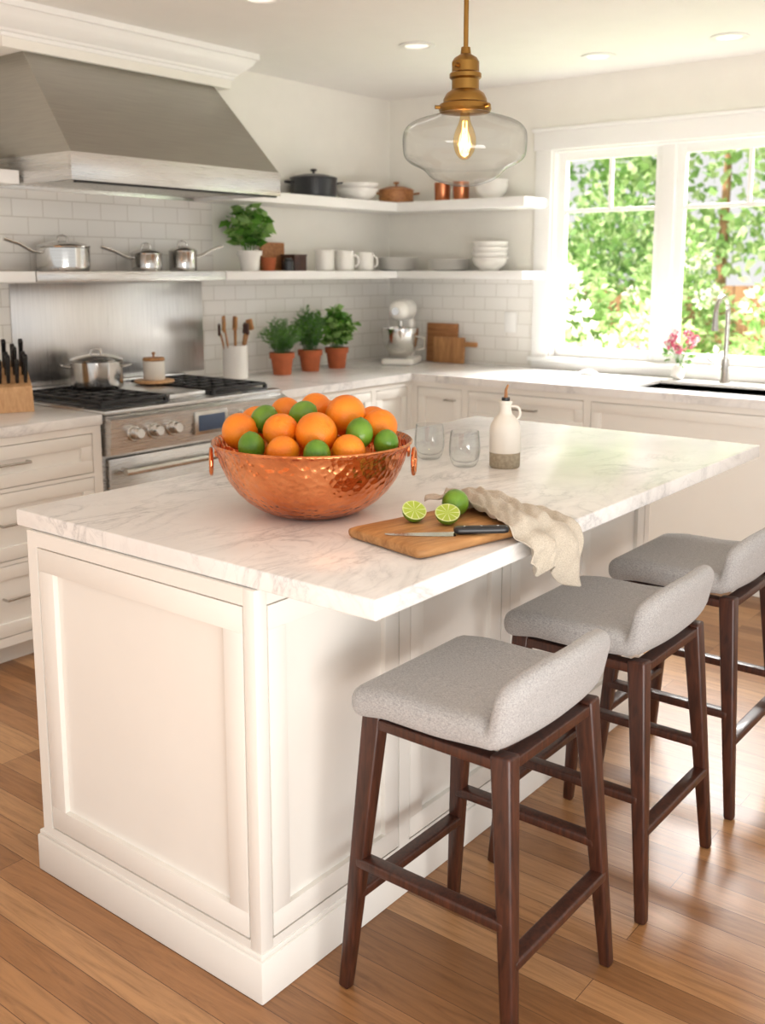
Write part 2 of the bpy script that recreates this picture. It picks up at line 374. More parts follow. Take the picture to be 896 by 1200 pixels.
shaker('end_panel','-x',by0+fr_+.0035,by1-fw-.0035,zb+.0235,zt-.0385,bx0,g,.055,.0195,.013)
edges=[1.338,1.80,2.247,2.66,3.16]
st=[]
for i,e in enumerate(edges):
    if i==0: continue
    a,b=((e-.035,e) if i==4 else (e-.02,e+.02)); st.append(facebox('-y',a,b,zb,zt,0,t,by0))
for i in range(4):
    a=edges[i]+(.014 if i==0 else .020); b=edges[i+1]-(.035 if i==3 else .020)
    st+=[facebox('-y',a,b,zt-.035,zt,0,t,by0),facebox('-y',a,b,zb,zb+.02,0,t,by0)]
    shaker('side_panel_%d'%(i+1),'-y',a+.0035,b-.0035,zb+.0235,zt-.0385,by0,g,.05,.0195,.013)
boxes('side_face_frame',st,P,g,0)

# ---------------------------------------------------------------- perimeter cabinets
yf=3.375; xf=4.545
g=group('drawer_cabinet',(0,0,0))
box('carcass',(.6,yf,.09),(2.45,YW-.009,.879),P,g,0); box('toe_kick',(.6,yf+.06,0),(2.45,YW-.009,.09),P,g,0)
box('marble_top',(.6,3.345,.88),(2.455,YW-.009,.92),M['marble'],g,.004)
st=[facebox('-y',.6,1.66,.85,.879,0,.02,yf),facebox('-y',1.70,2.41,.85,.879,0,.02,yf),facebox('-y',.6,1.66,.09,.125,0,.02,yf),facebox('-y',1.70,2.41,.09,.125,0,.02,yf),facebox('-y',2.41,2.45,.09,.879,0,.02,yf),facebox('-y',1.66,1.70,.09,.879,0,.02,yf)]
for z in (.675,.40): st+=[facebox('-y',.6,1.66,z,z+.015,0,.02,yf),facebox('-y',1.70,2.41,z,z+.015,0,.02,yf)]
boxes('face_frame',st,P,g,0)
for a,b in ((1.703,2.407),(.9,1.657)):
    for z0,z1 in ((.693,.847),(.418,.672),(.128,.397)):
        shaker('drawer_front','-y',a,b,z0,z1,yf,g,.05,.0195)
        pull('pull','-y',(a+b)/2,(z0+z1)/2+.01,yf-.010,.13,g)
g=group('corner_base_cabinet',(0,0,0))
XI=XW-.009; YI=YW-.009
boxes('carcass',[((3.475,yf,.09),(XI,YI,.879)),((xf,-.6,.09),(XI,1.30,.879)),((xf,2.17,.09),(XI,yf,.879)),((xf,1.30,.09),(XI,2.17,.66)),((xf,1.30,.66),(xf+.04,2.17,.879)),((5.06,1.30,.66),(XI,2.17,.879))],P,g,0)
boxes('toe_kick',[((3.475,yf+.06,0),(XI,YI,.09)),((xf+.06,-.6,0),(XI,yf+.06,.09))],P,g,0)
sx0,sx1,sy0,sy1=4.67,5.03,1.36,2.12
boxes('marble_top',[((3.475,3.345,.88),(XI,YI,.92)),((4.517,sy1,.88),(XI,3.345,.92)),((4.517,-.6,.88),(XI,sy0,.92)),((4.517,sy0,.88),(sx0,sy1,.92)),((sx1,sy0,.88),(XI,sy1,.92))],M['marble'],g,0)
boxes('sink_basin',[((sx0,sy0,.68),(sx1,sy1,.69)),((sx0-.004,sy0,.68),(sx0,sy1,.906)),((sx1,sy0,.68),(sx1+.004,sy1,.906)),((sx0,sy0-.004,.68),(sx1,sy0,.906)),((sx0,sy1,.68),(sx1,sy1+.004,.906))],M['steel'],g,0)
st=[]
xs=[3.475,3.80,4.17,xf-.06]
for i,e in enumerate(xs):
    st.append(facebox('-y',e,e+.04,.09,.879,0,.02,yf))
    if i<3: st+=[facebox('-y',e+.04,xs[i+1],.85,.879,0,.02,yf),facebox('-y',e+.04,xs[i+1],.09,.125,0,.02,yf)]
boxes('face_frame_a',st,P,g,0)
for a,b in ((3.518,3.797),(3.843,4.167),(4.213,4.482)): shaker('door','-y',a,b,.128,.847,yf,g,.05,.0195)
ys=[3.335,3.0,2.28,1.30,.6,-.1]
st=[]
for i,e in enumerate(ys): st.append(facebox('-x',e-.02,e+.02,.09,.879,0,.02,xf))
for i in range(5):
    b=ys[i]-.023; a=ys[i+1]+.023
    st+=[facebox('-x',a-.003,b+.003,.85,.879,0,.02,xf),facebox('-x',a-.003,b+.003,.09,.125,0,.02,xf)]
    if i in (1,3):
        boxes('rail',[facebox('-x',a-.003,b+.003,.675,.69,0,.02,xf)],P,g,0)
        shaker('drawer_front','-x',a,b,.693,.847,xf,g,.045,.0195); pull('pull','-x',(a+b)/2,.775,xf-.010,.15,g)
        m=(a+b)/2; shaker('door','-x',a,m-.002,.128,.672,xf,g,.05,.0195); shaker('door','-x',m+.002,b,.128,.672,xf,g,.05,.0195)
    else:
        shaker('door','-x',a,b,.128,.847,xf,g,.05,.0195)
boxes('face_frame_b',st,P,g,0)
tube('cup_pull',[(xf-.018,3.06,.79),(xf-.045,3.06,.79),(xf-.045,3.12,.79),(xf-.018,3.12,.79)],.004,M['chrome'],g,8)
g=group('kitchen_faucet',(5.11,1.815,.9205))
lathe('base',[(0,0),(.028,0),(.028,.008),(.02,.02),(.02,.12),(.0,.12)],M['chrome'],g)
pts=[(0,0,z) for z in np.linspace(.1,.35,8)]+[(-.085+.085*math.cos(a),0,.35+.085*math.sin(a)) for a in np.linspace(.15,math.pi,16)]+[(-.17,0,.31),(-.17,0,.27)]
tube('gooseneck',pts,[.012]*(len(pts)-2)+[.014,.017],M['chrome'],g,16)
tube('lever',[(0,.018,.07),(0,.05,.085),(-.01,.09,.12)],.006,M['chrome'],g,8)
g=group('soap_dish',(5.06,2.55,.9205)); lathe('dish',[(0,.0),(.035,0),(.05,.014),(.048,.016),(.03,.006),(0,.006)],M['ceramic'],g)
rbox('sponge',(.06,.04,.02),.006,M['cream'],g,(0,0,.017))
g=group('flower_vase',(5.13,2.07,.9205))
lathe('vase',smoothprof([(0,0),(.022,0),(.034,.02),(.034,.045),(.018,.07),(.022,.085)],2)+[(.019,.085),(.015,.07),(0,.06)],M['ceramic'],g,ang=60)
Pf=[];Df=[]
for k in range(9):
    a=k*2.4; rr=.03+.035*(k%3)/2; cc=np.array([rr*math.cos(a)*.7,rr*math.sin(a)*1.3,.16+.025*(k%4)])
    tube('flower_stem',[(0,0,.06),tuple(cc*np.array([.6,.6,.8])),tuple(cc)],.0017,M['leaf'],g,5)
    dd=rng.normal(size=(45,3)); dd/=np.linalg.norm(dd,axis=1,keepdims=True); Pf.append(cc+dd*.008); Df.append(dd+np.array([0,0,.3]))
leaves('blossoms',np.concatenate(Pf),np.concatenate(Df),.022,[M['pink'],M['pink'],M['petal']],g,.9)
dd=rng.normal(size=(70,3)); dd/=np.linalg.norm(dd,axis=1,keepdims=True); leaves('foliage',dd*np.array([.04,.06,.04])+np.array([0,0,.12]),dd+np.array([0,0,.4]),.035,[M['leaf'],M['g1']],g,.5)

# ---------------------------------------------------------------- range
rx0,rx1=2.462,3.468
g=group('gas_range',(0,0,0)); ST=M['steel']
box('body',(rx0,3.375,.11),(rx1,YW-.03,.912),ST,g,.003)
for x in (rx0+.06,rx1-.06):
    for y in (3.45,3.95): lathe('foot',[(0,0),(.022,0),(.018,.11),(0,.11)],ST,g,(x,y,0),n=16)
box('toe_panel',(rx0+.02,3.42,.03),(rx1-.02,3.44,.11),M['dark'],g,.001)
vs=[(rx0,3.375,.911),(rx0,3.335,.910),(rx0,3.30,.898),(rx0,3.315,.755),(rx0,3.375,.745)]
vs+= [(rx1,)+v[1:] for v in vs]
fs=[(0,1,2,3,4),(9,8,7,6,5)]+[(i,(i+1)%5,(i+1)%5+5,i+5) for i in range(5)]
mobj('control_panel',vs,fs,ST,g,smooth=False)
for x in (2.575,2.675,2.775,3.17,3.27,3.37):
    kr=(math.pi/2-.1,0,0)
    lathe('knob_bezel',[(0,0),(.034,0),(.034,.008),(.03,.012),(0,.012)],M['chrome'],g,(x,3.312,.832),kr,32)
    lathe('knob',[(0,0),(.026,0),(.024,.02),(.022,.038),(.019,.042),(0,.042)],M['pot'],g,(x,3.302,.832),kr,32)
box('display_bezel',(2.89,3.294,.785),(3.08,3.312,.885),M['chrome'],g,.003)
box('display',(2.91,3.290,.80),(3.06,3.30,.868),M['display'],g,.002)
box('oven_door',(rx0+.01,3.335,.22),(rx1-.01,3.3745,.735),ST,g,.006)
box('oven_window',(rx0+.18,3.331,.33),(rx1-.18,3.336,.60),M['blackm'],g,.002)
tube('oven_handle',[(x,3.275,.685) for x in np.linspace(rx0+.04,rx1-.04,8)],.015,M['chrome'],g,16)
for x in (rx0+.07,rx1-.07): tube('handle_post',[(x,3.34,.685),(x,3.275,.685)],.011,M['chrome'],g,12)
box('drawer_panel',(rx0+.01,3.345,.115),(rx1-.01,3.3745,.21),ST,g,.004)
box('cooktop',(rx0,3.34,.912),(rx1,YW-.02,.93),ST,g,.004)
box('back_trim',(rx0,YW-.06,.93),(rx1,YW-.012,.965),ST,g,.004)
def grate(x0,x1,nm):
    bl=[]; y0,y1=3.41,3.98; z0,z1=.948,.962
    for y in np.linspace(y0,y1,7): bl.append(((x0,y-.006,z0),(x1,y+.006,z1)))
    for x in np.linspace(x0,x1,5): bl.append(((x-.006,y0,z0+.001),(x+.006,y1,z1-.001)))
    for x in (x0,x1):
        for y in (y0,y1): bl.append(((x-.008,y-.008,.93),(x+.008,y+.008,z0+.005)))
    boxes(nm,bl,M['black'],g,.0015)
    box(nm+'_tray',(x0-.01,y0-.01,.925),(x1+.01,y1+.01,.934),M['enamel'],g,.002)
    for y in (3.55,3.84): lathe(nm+'_burner',[(0,.93),(.045,.93),(.045,.938),(.03,.945),(0,.945)],M['black'],g,((x0+x1)/2,y,0),n=32)
grate(2.50,2.83,'grate'); grate(3.10,3.43,'grate_b')
box('griddle',(2.86,3.42,.93),(3.07,3.98,.955),ST,g,.006)
box('range_backguard_panel',(2.52,YW-.016,.966),(3.63,YW-.0085,1.425),M['panelsteel'],None,.002)

# hood
g=group('range_hood',(0,0,0)); hx0,hx1,hy0,hy1=2.44,3.60,3.45,YW-.0095
z0,z1,z2=1.832,1.94,2.362
boxes('rim',[((hx0,hy0,z0),(hx1,hy0+.02,z1)),((hx0,hy0+.02,z0),(hx0+.02,hy1,z1)),((hx1-.02,hy0+.02,z0),(hx1,hy1,z1)),((hx0+.02,hy1-.02,z0),(hx1-.02,hy1,z1)),((hx0+.02,hy0+.02,z1-.02),(hx1-.02,hy1-.02,z1))],M['steel'],g,.001)
tx0,tx1,ty=2.50,3.54,3.825
vs=[(hx0+.004,hy0+.004,z1),(hx1-.004,hy0+.004,z1),(hx1-.004,hy1,z1),(hx0+.004,hy1,z1),(tx0,ty,z2),(tx1,ty,z2),(tx1,hy1,z2),(tx0,hy1,z2)]
mobj('canopy',vs,[(0,1,5,4),(1,2,6,5),(2,3,7,6),(3,0,4,7),(4,5,6,7),(0,3,2,1)],M['hood'],g,smooth=False)
bl=[]
for i in range(30):
    x=hx0+.04+i*(hx1-hx0-.08)/30; bl.append(((x,hy0+.03,z0+.012),(x+.018,hy1-.06,z0+.03)))
boxes('baffle_filters',bl,M['chrome'],g,.002)
box('filter_recess',(hx0+.02,hy0+.02,z0+.04),(hx1-.02,hy1-.03,z0+.045),M['dark'],g,0)
boxes('rim_strip',[((hx0+.02,hy0+.004,z0-.008),(hx1-.02,hy0+.02,z0))],M['black'],g,.001)  # plain black strip along the underside of the front rim

# ---------------------------------------------------------------- shelves
SD=.28; W0=YW-.0085
def shelf(name,bl,mat): return boxes(name,bl,mat,None,.003)
shelf('steel_wall_shelf',[((2.485,YW-SD,1.435),(3.555,W0,1.48))],M['steel'])
shelf('floating_shelf',[((3.56,YW-SD,1.435),(XW-.0085,W0,1.48)),((XW-SD,2.918,1.435),(XW-.0085,YW-SD,1.48))],M['trim'])
shelf('floating_shelf',[((3.61,YW-SD,1.83),(XW-.001,W0,1.885)),((XW-SD,2.918,1.83),(XW-.001,YW-SD,1.885))],M['trim'])
shelf('floating_shelf',[((.6,YW-SD,1.435),(2.48,W0,1.48))],M['trim'])
shelf('floating_shelf',[((.6,YW-SD,1.83),(2.43,W0,1.885))],M['trim'])

# ---------------------------------------------------------------- cookware
def pot(name,loc,r,h,rz=0,long=False,mat=None,lid=True,knob=None,hmat=None):
    mat=mat or M['pot']; hm=hmat or mat; g=group(name,loc,rz)
    lathe('body',[(0,0),(r*.93,0),(r*.99,.008),(r,.02),(r,h),(r*1.03,h+.003),(r*.98,h+.003),(r*.97,h*.3),(0,h*.25)],mat,g)
    if lid:
        lathe('lid',[(r*1.02,h+.003),(r*1.03,h+.008),(r*.9,h+.016),(r*.5,h+.028),(0,h+.034)],mat,g)
        if long or name=='stock_pot':
            tube('lid_handle',[(-.025,0,h+.03),(-.022,0,h+.05),(0,0,h+.056),(.022,0,h+.05),(.025,0,h+.03)],.004,hm,g,8)
        else: lathe('knob',[(.006,h+.03),(.006,h+.042),(.018,h+.046),(.018,h+.056),(0,h+.06)],knob or hm,g,n=24)
    if long:
        tube('handle',[(r*.97,0,h*.78),(r+.04,0,h*.85),(r+.10,0,h+.015),(r+.17,0,h+.035)],[.007,.007,.008,.009],hm,g,10,flat=.6)
    else:
        for s in (1,-1):
            tube('side_handle',[(s*r*.97,-.035,h*.8),(s*(r+.03),-.03,h*.85),(s*(r+.038),0,h*.86),(s*(r+.03),.03,h*.85),(s*r*.97,.035,h*.8)],.005,hm,g,8)
    return g
pot('saucepan',(2.715,3.93,1.4805),.115,.10,math.radians(180),True)
pot('saucepan',(3.175,3.93,1.4805),.072,.075,math.radians(175),True)
pot('saucepan',(3.40,3.93,1.4805),.068,.09,math.radians(-8),True)
pot('stock_pot',(2.79,3.83,.9625),.115,.12,-.6)
pot('dutch_oven',(4.37,3.93,1.8855),.13,.10,-.5,mat=M['enamel'],hmat=M['black'])
pot('wooden_lidded_pot',(5.04,3.86,1.8855),.105,.07,-.7,mat=M['boardz'],knob=M['boardz'])
g=group('serving_board',(3.09,3.80,.9625)); lathe('disc',[(0,0),(.09,0),(.094,.006),(.09,.013),(0,.013)],M['block'],g)
g=group('salt_cellar',(3.09,3.80,.9757)); lathe('jar',[(0,0),(.045,0),(.05,.006),(.05,.085),(.046,.09),(0,.09)],M['cream'],g)
lathe('lid',[(.05,.09),(.052,.094),(.048,.104),(0,.106)],M['spoon'],g); lathe('knob',[(.005,.105),(.005,.118),(.011,.125),(0,.132)],M['spoon'],g,n=20)
g=group('knife_block',(2.31,3.74,.9205),math.radians(-25))
vs=[(-.07,-.09,0),(.07,-.09,0),(.07,.09,0),(-.07,.09,0),(-.07,-.06,.10),(.07,-.06,.10),(.07,.12,.19),(-.07,.12,.19)]
mobj('block',vs,[(0,3,2,1),(4,5,6,7),(0,1,5,4),(1,2,6,5),(2,3,7,6),(3,0,4,7)],M['block'],g,smooth=False)
for r_ in range(3):
    for c_ in range(4):
        x=-.05+c_*.033; y=-.035+r_*.055; z=.11+.09*(y+.06)/.18
        beam('knife_handle',(x,y,z-.005),(x-.004,y-.055,z+.085+.02*((r_+c_)%2)),.013,.018,M['blackm'],g,.022,.028)
g=group('utensil_crock',(3.71,3.90,.9205))
lathe('crock',[(0,0),(.06,0),(.066,.006),(.066,.17),(.068,.178),(.062,.178),(.06,.02),(0,.02)],M['ceramic'],g)
for i in range(8):
    a=i*.8+.3; dx,dy=.09*math.cos(a),.05*math.sin(a)
    top=Vector((dx,dy,.24+.02*(i%3)))
    tube('spoon_handle',[(dx*.3,dy*.3,.03),tuple(top)],.005,M['spoon'],g,8)
    rbox('spoon_head',(.04,.014,.06),.007,M['spoon'] if i%3 else M['walnut'],g,tuple(top+Vector((dx*.1,0,.02))),(0,dx*3,a*.3),n=6)
def hpot(g,r,h,potmat):
    lathe('pot',[(0,0),(r*.72,0),(r*.74,.004),(r*.92,h*.75),(r*1.04,h*.75),(r*1.06,h),(r*.96,h),(r*.94,h*.85),(0,h*.85)],potmat,g)
    lathe('soil',[(0,h*.86),(r*.94,h*.86),(0,h*.88)],M['soil'],g)
def sprigs(name,loc,r,h,fr,fh,ns,nl,size,mats,potmat,asp,spread=1.0,up=.6):
    """stems radiate from the soil; leaves sit along each stem"""
    g=group(name,loc); hpot(g,r,h,potmat); Pp=[];D=[]
    for i in range(ns):
        a=i*2.39996; q=math.sqrt((i+.5)/ns)
        tip=np.array([fr*q*math.cos(a),fr*q*math.sin(a),h+fh*(1-.45*q*q)*rng.uniform(.8,1.05)])
        b=np.array([.5*r*q*math.cos(a),.5*r*q*math.sin(a),h*.85]); mid=(b*.5+tip*.5)+np.array([-.15*fr*q*math.cos(a),-.15*fr*q*math.sin(a),.02])
        pts=[b*(1-t)**2+2*mid*t*(1-t)+tip*t*t for t in np.linspace(0,1,6)]
        tube('stem',[tuple(p) for p in pts],.0014,mats[0],g,5)
        for k in range(nl):
            t=.22+.78*(k+.5)/nl; p=b*(1-t)**2+2*mid*t*(1-t)+tip*t*t; tg=(tip-mid)*t+(mid-b)*(1-t); tg/=np.linalg.norm(tg)
            o=rng.normal(size=3); o-=tg*o.dot(tg); o/=np.linalg.norm(o)
            Pp.append(p); D.append(o*spread+tg*up)
    leaves('foliage',np.array(Pp),np.array(D),size,mats,g,asp)
TC=M['terracotta']
sprigs('potted_rosemary',(4.03,3.87,.9205),.066,.12,.125,.18,50,34,.024,[M['leaf2'],M['leaf']],TC,.2,1,.9)
sprigs('potted_thyme',(4.27,3.88,.9205),.066,.12,.10,.24,44,34,.028,[M['leaf2'],M['leaf']],TC,.28,1,.7)
sprigs('potted_basil',(4.50,3.88,.9205),.066,.12,.11,.25,28,15,.052,[M['leaf'],M['g1']],TC,.65,1,.2)
sprigs('potted_basil',(3.83,3.90,1.4805),.062,.105,.12,.25,26,14,.06,[M['leaf'],M['g1']],M['ceramic'],.65,1,.15)
g=group('terracotta_cup',(4.00,3.93,1.4805)); lathe('cup',[(0,0),(.033,0),(.042,.07),(.038,.07),(.03,.01),(0,.01)],TC,g)
g=group('leaning_cutting_board',(4.12,4.02,1.4805)); boxes('board',[((-.09,-.01,0),(.09,.006,.155))],M['boardz'],g,.004)
g=group('wooden_box',(4.20,3.93,1.4805)); boxes('box',[((-.05,-.05,0),(.05,.05,.08)),((-.053,-.053,.08),(.053,.053,.09))],M['walnut'],g,.003)
g=group('spice_jar',(4.08,3.86,1.4805)); lathe('jar',[(0,0),(.028,0),(.03,.05),(.022,.06),(.022,.068),(0,.07)],M['enamel'],g)
def mug(loc,r,h,rz,handle=True,name='coffee_mug'):
    g=group(name,loc,rz)
    lathe('cup',[(0,0),(r*.85,0),(r*.96,.006),(r,h*.3),(r,h),(r*.93,h),(r*.92,.012),(0,.01)],M['ceramic'],g)
    if handle: tube('handle',[(r*.95+.0,0,h*.8)]+[(r+.03*math.sin(t)*1.0,0,h*.5+h*.3*math.cos(t)) for t in np.linspace(.3,math.pi-.3,8)]+[(r*.95,0,h*.2)],.006,M['ceramic'],g,8)
mug((4.42,3.90,1.4805),.054,.115,-.6,False,'ceramic_canister')
mug((4.60,3.90,1.4805),.054,.115,-.6); mug((4.78,3.90,1.4805),.054,.11,-.6)
def plates(loc,r,n,name='plate_stack'):
    g=group(name,loc); 
    for i in range(n): lathe('plate_%d'%(i+1),[(0,0),(r*.6,0),(r*.95,.012),(r,.016),(r*.98,.018),(r*.6,.006),(0,.006)],M['ceramic'],g,(0,0,i*.0125))
def bowls(loc,r,h,n,step,name='bowl_stack'):
    g=group(name,loc)
    for i in range(n): lathe('bowl_%d'%(i+1),[(0,0),(r*.45,0),(r*.5,.006),(r*.85,h*.45),(r,h),(r*.965,h),(r*.8,h*.45),(r*.4,.012),(0,.01)],M['ceramic'],g,(0,0,i*step))
plates((5.05,3.86,1.4805),.135,6); plates((5.09,3.50,1.4805),.125,5); bowls((5.10,3.22,1.4805),.105,.075,4,.030)
bowls((4.74,3.92,1.8855),.125,.07,2,.03); bowls((5.10,3.22,1.8855),.10,.085,2,.025)
for y in (3.56,3.425):
    g=group('copper_cup',(5.10,y,1.8855)); lathe('cup',[(0,0),(.04,0),(.045,.01),(.048,.11),(.045,.11),(.042,.015),(0,.012)],M['coppercup'],g)
bowls((2.33,3.93,1.8855),.08,.06,2,.025)
g=group('stand_mixer',(4.98,3.76,.9205),math.radians(205))
rbox('base',(.30,.20,.04),.018,M['ceramic'],g,(.03,0,.02))
rbox('column',(.09,.11,.26),.035,M['ceramic'],g,(-.09,0,.15),n=10)
rbox('head',(.32,.135,.13),.06,M['ceramic'],g,(.02,0,.325),fn=lambda p:Vector((p.x,p.y*(1-.15*max(0,p.x)/.16),p.z*(1-.2*max(0,p.x)/.16))))
lathe('hub',[(0,0),(.022,0),(.022,.05),(0,.05)],M['pot'],g,(.17,0,.325),(0,math.pi/2,0),24)
lathe('mixing_bowl',smoothprof([(0,.0),(.05,0),(.06,.01),(.095,.05),(.108,.12),(.112,.175),(.106,.175),(.09,.05),(0,.02)],1),M['pot'],g,(.075,0,.045))
lathe('beater_shaft',[(0,.15),(.01,.15),(.014,.27),(0,.27)],M['pot'],g,(.075,0,.0),n=16)
tube('bowl_handle',[(.075,.10,.17),(.075,.15,.16),(.075,.15,.10),(.075,.10,.09)],.007,M['pot'],g,8)
g=group('leaning_cutting_board',(5.200,3.62,.9205))
boxes('board',[((-.009,-.11,0),(.009,.12,.24))],M['boardz'],g,.006,rot=(0,.05,0))
g=group('paddle_board',(5.160,3.56,.9205))
boxes('paddle',[((-.008,-.13,0.001),(.008,.10,.16)),((-.008,-.22,.105),(.008,-.12,.135))],M['spoon'],g,.006,rot=(0,.05,0))

# ---------------------------------------------------------------- pendant
g=group('pendant_light',(2.336,1.56,0)); B=M['brass']
lathe('canopy',[(0,H-.001),(.065,H-.001),(.065,H-.02),(.02,H-.032),(0,H-.032)],B,g)
lathe('rod',[(0,2.04),(.0065,2.04),(.0065,H-.03),(0,H-.03)],B,g,n=16)
lathe('socket',[(0,2.065),(.012,2.062),(.014,2.045),(.03,2.035),(.036,2.025),(.036,2.0),(.042,1.995),(.042,1.985),(.036,1.98),(.036,1.955),(.05,1.945),(.058,1.93),(.058,1.922),(.068,1.917),(.070,1.905),(.066,1.897),(.0,1.897)],B,g,ang=30)
for s in (1,-1): tube('set_screw',[(s*.03,0,2.012),(s*.055,0,2.012)],.006,B,g,10)
for k in range(3):
    a=k*2.09+.4; tube('thumb_screw',[(.06*math.cos(a),.06*math.sin(a),1.908),(.083*math.cos(a),.083*math.sin(a),1.908)],.005,B,g,10)
pr=smoothprof([(.058,1.905),(.062,1.896),(.100,1.886),(.142,1.872),(.160,1.855),(.166,1.838),(.165,1.80),(.160,1.780),(.142,1.765),(.112,1.752),(.103,1.744),(.084,1.724),(.038,1.709),(0,1.705)],2)
lathe('glass_shade',pr,M['glass'],g,n=64,ang=80)
lathe('bulb',smoothprof([(.012,1.90),(.014,1.875),(.026,1.85),(.032,1.825),(.026,1.795),(.012,1.778),(0,1.775)],2),M['amber'],g,n=32,ang=80)
for k in range(4):
    a=k*1.57; tube('filament_%d'%k,[(.006*math.cos(a),.006*math.sin(a),1.875),(.011*math.cos(a),.011*math.sin(a),1.80)],.0011,M['filament'],g,6)
for i,(x,y) in enumerate(((2.99,2.95),(4.05,2.98),(4.80,2.42),(4.78,1.76))):
    g=group('recessed_downlight',(x,y,H)); lathe('trim_ring',[(.055,-.001),(.085,-.001),(.088,-.006),(.06,-.008),(.055,-.002)],M['trim'],g)
    lathe('lens',[(0,-.003),(.056,-.003),(0,-.0025)],M['lamp'],g)

# ---------------------------------------------------------------- island props
bc=Vector((1.744,1.581,.9203)); e=Vector((.618,-.786,0)); gd=Vector((.786,.618,0))
g=group('copper_bowl',bc,math.atan2(e.y,e.x))
pr=smoothprof([(0,.0),(.075,0),(.095,.002),(.145,.025),(.19,.07),(.215,.12),(.224,.158),(.232,.168),(.236,.172),(.232,.176)],1)+[(.226,.172)]+smoothprof([(.221,.160),(.211,.12),(.186,.074),(.142,.03),(.09,.008),(0,.006)],1)
lathe('bowl',pr,M['copper'],g,n=96,ang=60)
for s in (1,-1):
    lathe('handle_mount',[(0,0),(.016,0),(.014,.006),(0,.008)],M['copper'],g,(s*.222,0,.148),(0,s*math.pi/2,0),20)
    tube('ring_handle',[(s*.238+s*.004*math.sin(t),.03*math.sin(t),.122+.03*math.cos(t)) for t in np.linspace(0,2*math.pi,28,endpoint=False)],.0045,M['copper'],g,10,closed=True)
def orangef(name,lat,d,z,r,mat,stretch=1.0,seed=0):
    p=bc+e*lat+gd*d; p.z=z
    prof=[(0,-r*.97)]+[(r*math.sin(t)*1.0,-r*math.cos(t)*stretch) for t in np.linspace(.12,math.pi-.18,22)]+[(r*.09,r*.955*stretch),(0,r*.93*stretch)]
    if stretch>1: prof=[(0,-r*stretch*1.06)]+[(r*math.sin(t),-r*math.cos(t)*stretch) for t in np.linspace(.25,math.pi-.25,20)]+[(0,r*stretch*1.06)]
    rr=random.Random(seed); return lathe(name,prof,mat,None,p,(rr.uniform(-1.2,1.2),rr.uniform(-1,1),rr.uniform(0,6)),32,80)
fr=[('o',-.055,-.15,1.092,.036),('o',.09,-.145,1.092,.038),('o',-.165,-.03,1.118,.043),('o',-.066,-.075,1.126,.041),('o',.016,-.10,1.125,.048),
('o',.158,-.015,1.128,.041),('o',-.068,.06,1.150,.037),('o',.005,.065,1.158,.039),('o',.078,.0,1.152,.048),
('l',.022,-.178,1.09,.030),('l',-.128,-.115,1.096,.030),('l',.112,-.085,1.122,.031),('l',.172,-.085,1.10,.028),('l',-.112,.0,1.142,.031),('l',-.02,-.015,1.156,.030),
('o',.14,.08,1.12,.042),('o',-.14,.09,1.12,.042),('o',.02,.15,1.13,.042),('o',-.07,-.02,1.07,.042),('o',.05,.0,1.06,.045),('o',-.03,.08,1.08,.042),('o',.10,.10,1.03,.042),('o',.0,-.09,1.03,.042),('o',-.12,.03,1.05,.040)]
for i,(k,la,d,z,r) in enumerate(fr):
    if k=='o': orangef('orange',la,d,z,r,M['orange'],.96,i)
    else: orangef('lime',la,d,z,r,M['lime'],1.16,i)
def tumbler(loc):
    g=group('stemless_glass',loc)
    lathe('glass',smoothprof([(0,.0),(.026,0),(.036,.008),(.045,.035),(.046,.06),(.041,.105)],2)+smoothprof([(.0392,.106),(.0435,.06),(.0425,.035),(.032,.016),(0,.012)],2),M['tglass'],g,n=48,ang=80)
tumbler((2.473,1.765,.9203)); tumbler((2.434,1.612,.9203))
g=group('oil_bottle',(2.506,1.520,.9203),-.9)
lathe('lower_glaze',[(0,0),(.041,0),(.044,.004),(.0445,.045)],M['beige'],g)
lathe('body',[(.0445,.045)]+smoothprof([(.0448,.046),(.0448,.10),(.043,.125),(.03,.145),(.019,.155),(.016,.17),(.0165,.185)],2)+[(.019,.186),(.019,.194),(.012,.194)],M['cream'],g,ang=50)
lathe('cork',[(0,.19),(.012,.19),(.012,.203),(0,.203)],M['blackm'],g,n=20)
tube('pour_spout',[(0,0,.2),(0,0,.225),(.006,0,.24)],[.006,.004,.003],M['spoon'],g,10)
tube('loop_handle',[(.016,0,.178)]+[(.026+.016*math.sin(t),0,.158+.02*math.cos(t)) for t in np.linspace(.2,2.8,8)]+[(.03,0,.142)],.004,M['cream'],g,8)
brz=math.radians(-12)
g=group('cutting_board',(1.772,1.214,.9203),brz)
rbox('board',(.375,.235,.025),.0115,M['board'],g,(0,0,.0125),n=12)
bt=.9457
def limehalf(loc,rx,rz):
    g=group('lime_half',loc)
    R=.027
    prof=[(0,-R)]+[(R*math.cos(t),R*math.sin(t)) for t in np.linspace(-1.3,0,10)]
    lathe('rind',prof,M['lime'],g,rot=(rx,0,rz),n=40,ang=80); lathe('flesh',[(0,.0006),(R*.93,.0004),(R,-.0002)],M['limeflesh'],g,rot=(rx,0,rz),n=40)
limehalf((1.732,1.275,bt+.0268),.65,-.6); limehalf((1.757,1.205,bt+.0268),.55,-.9)
lathe('lime',[(0,-.037)]+[(.030*math.sin(t),-.034*math.cos(t)) for t in np.linspace(.25,math.pi-.25,20)]+[(0,.037)],M['lime'],None,(1.832,1.236,bt+.0305),(0,math.pi/2,.6),32,80)
k0=Vector((1.603,1.255,bt+.0005)); k1=Vector((1.765,1.080,bt+.0005))
g=group('chef_knife',k0,math.atan2((k1-k0).y,(k1-k0).x))
vs=[];N=16
for i in range(N+1):
    x=.145*i/N; w=.026*min(1,(i/N*1.15)**.55)
    vs+=[(x,0.006,.0025),(x,0.006-w,.0002),(x,.006,.0)]
fs=[]
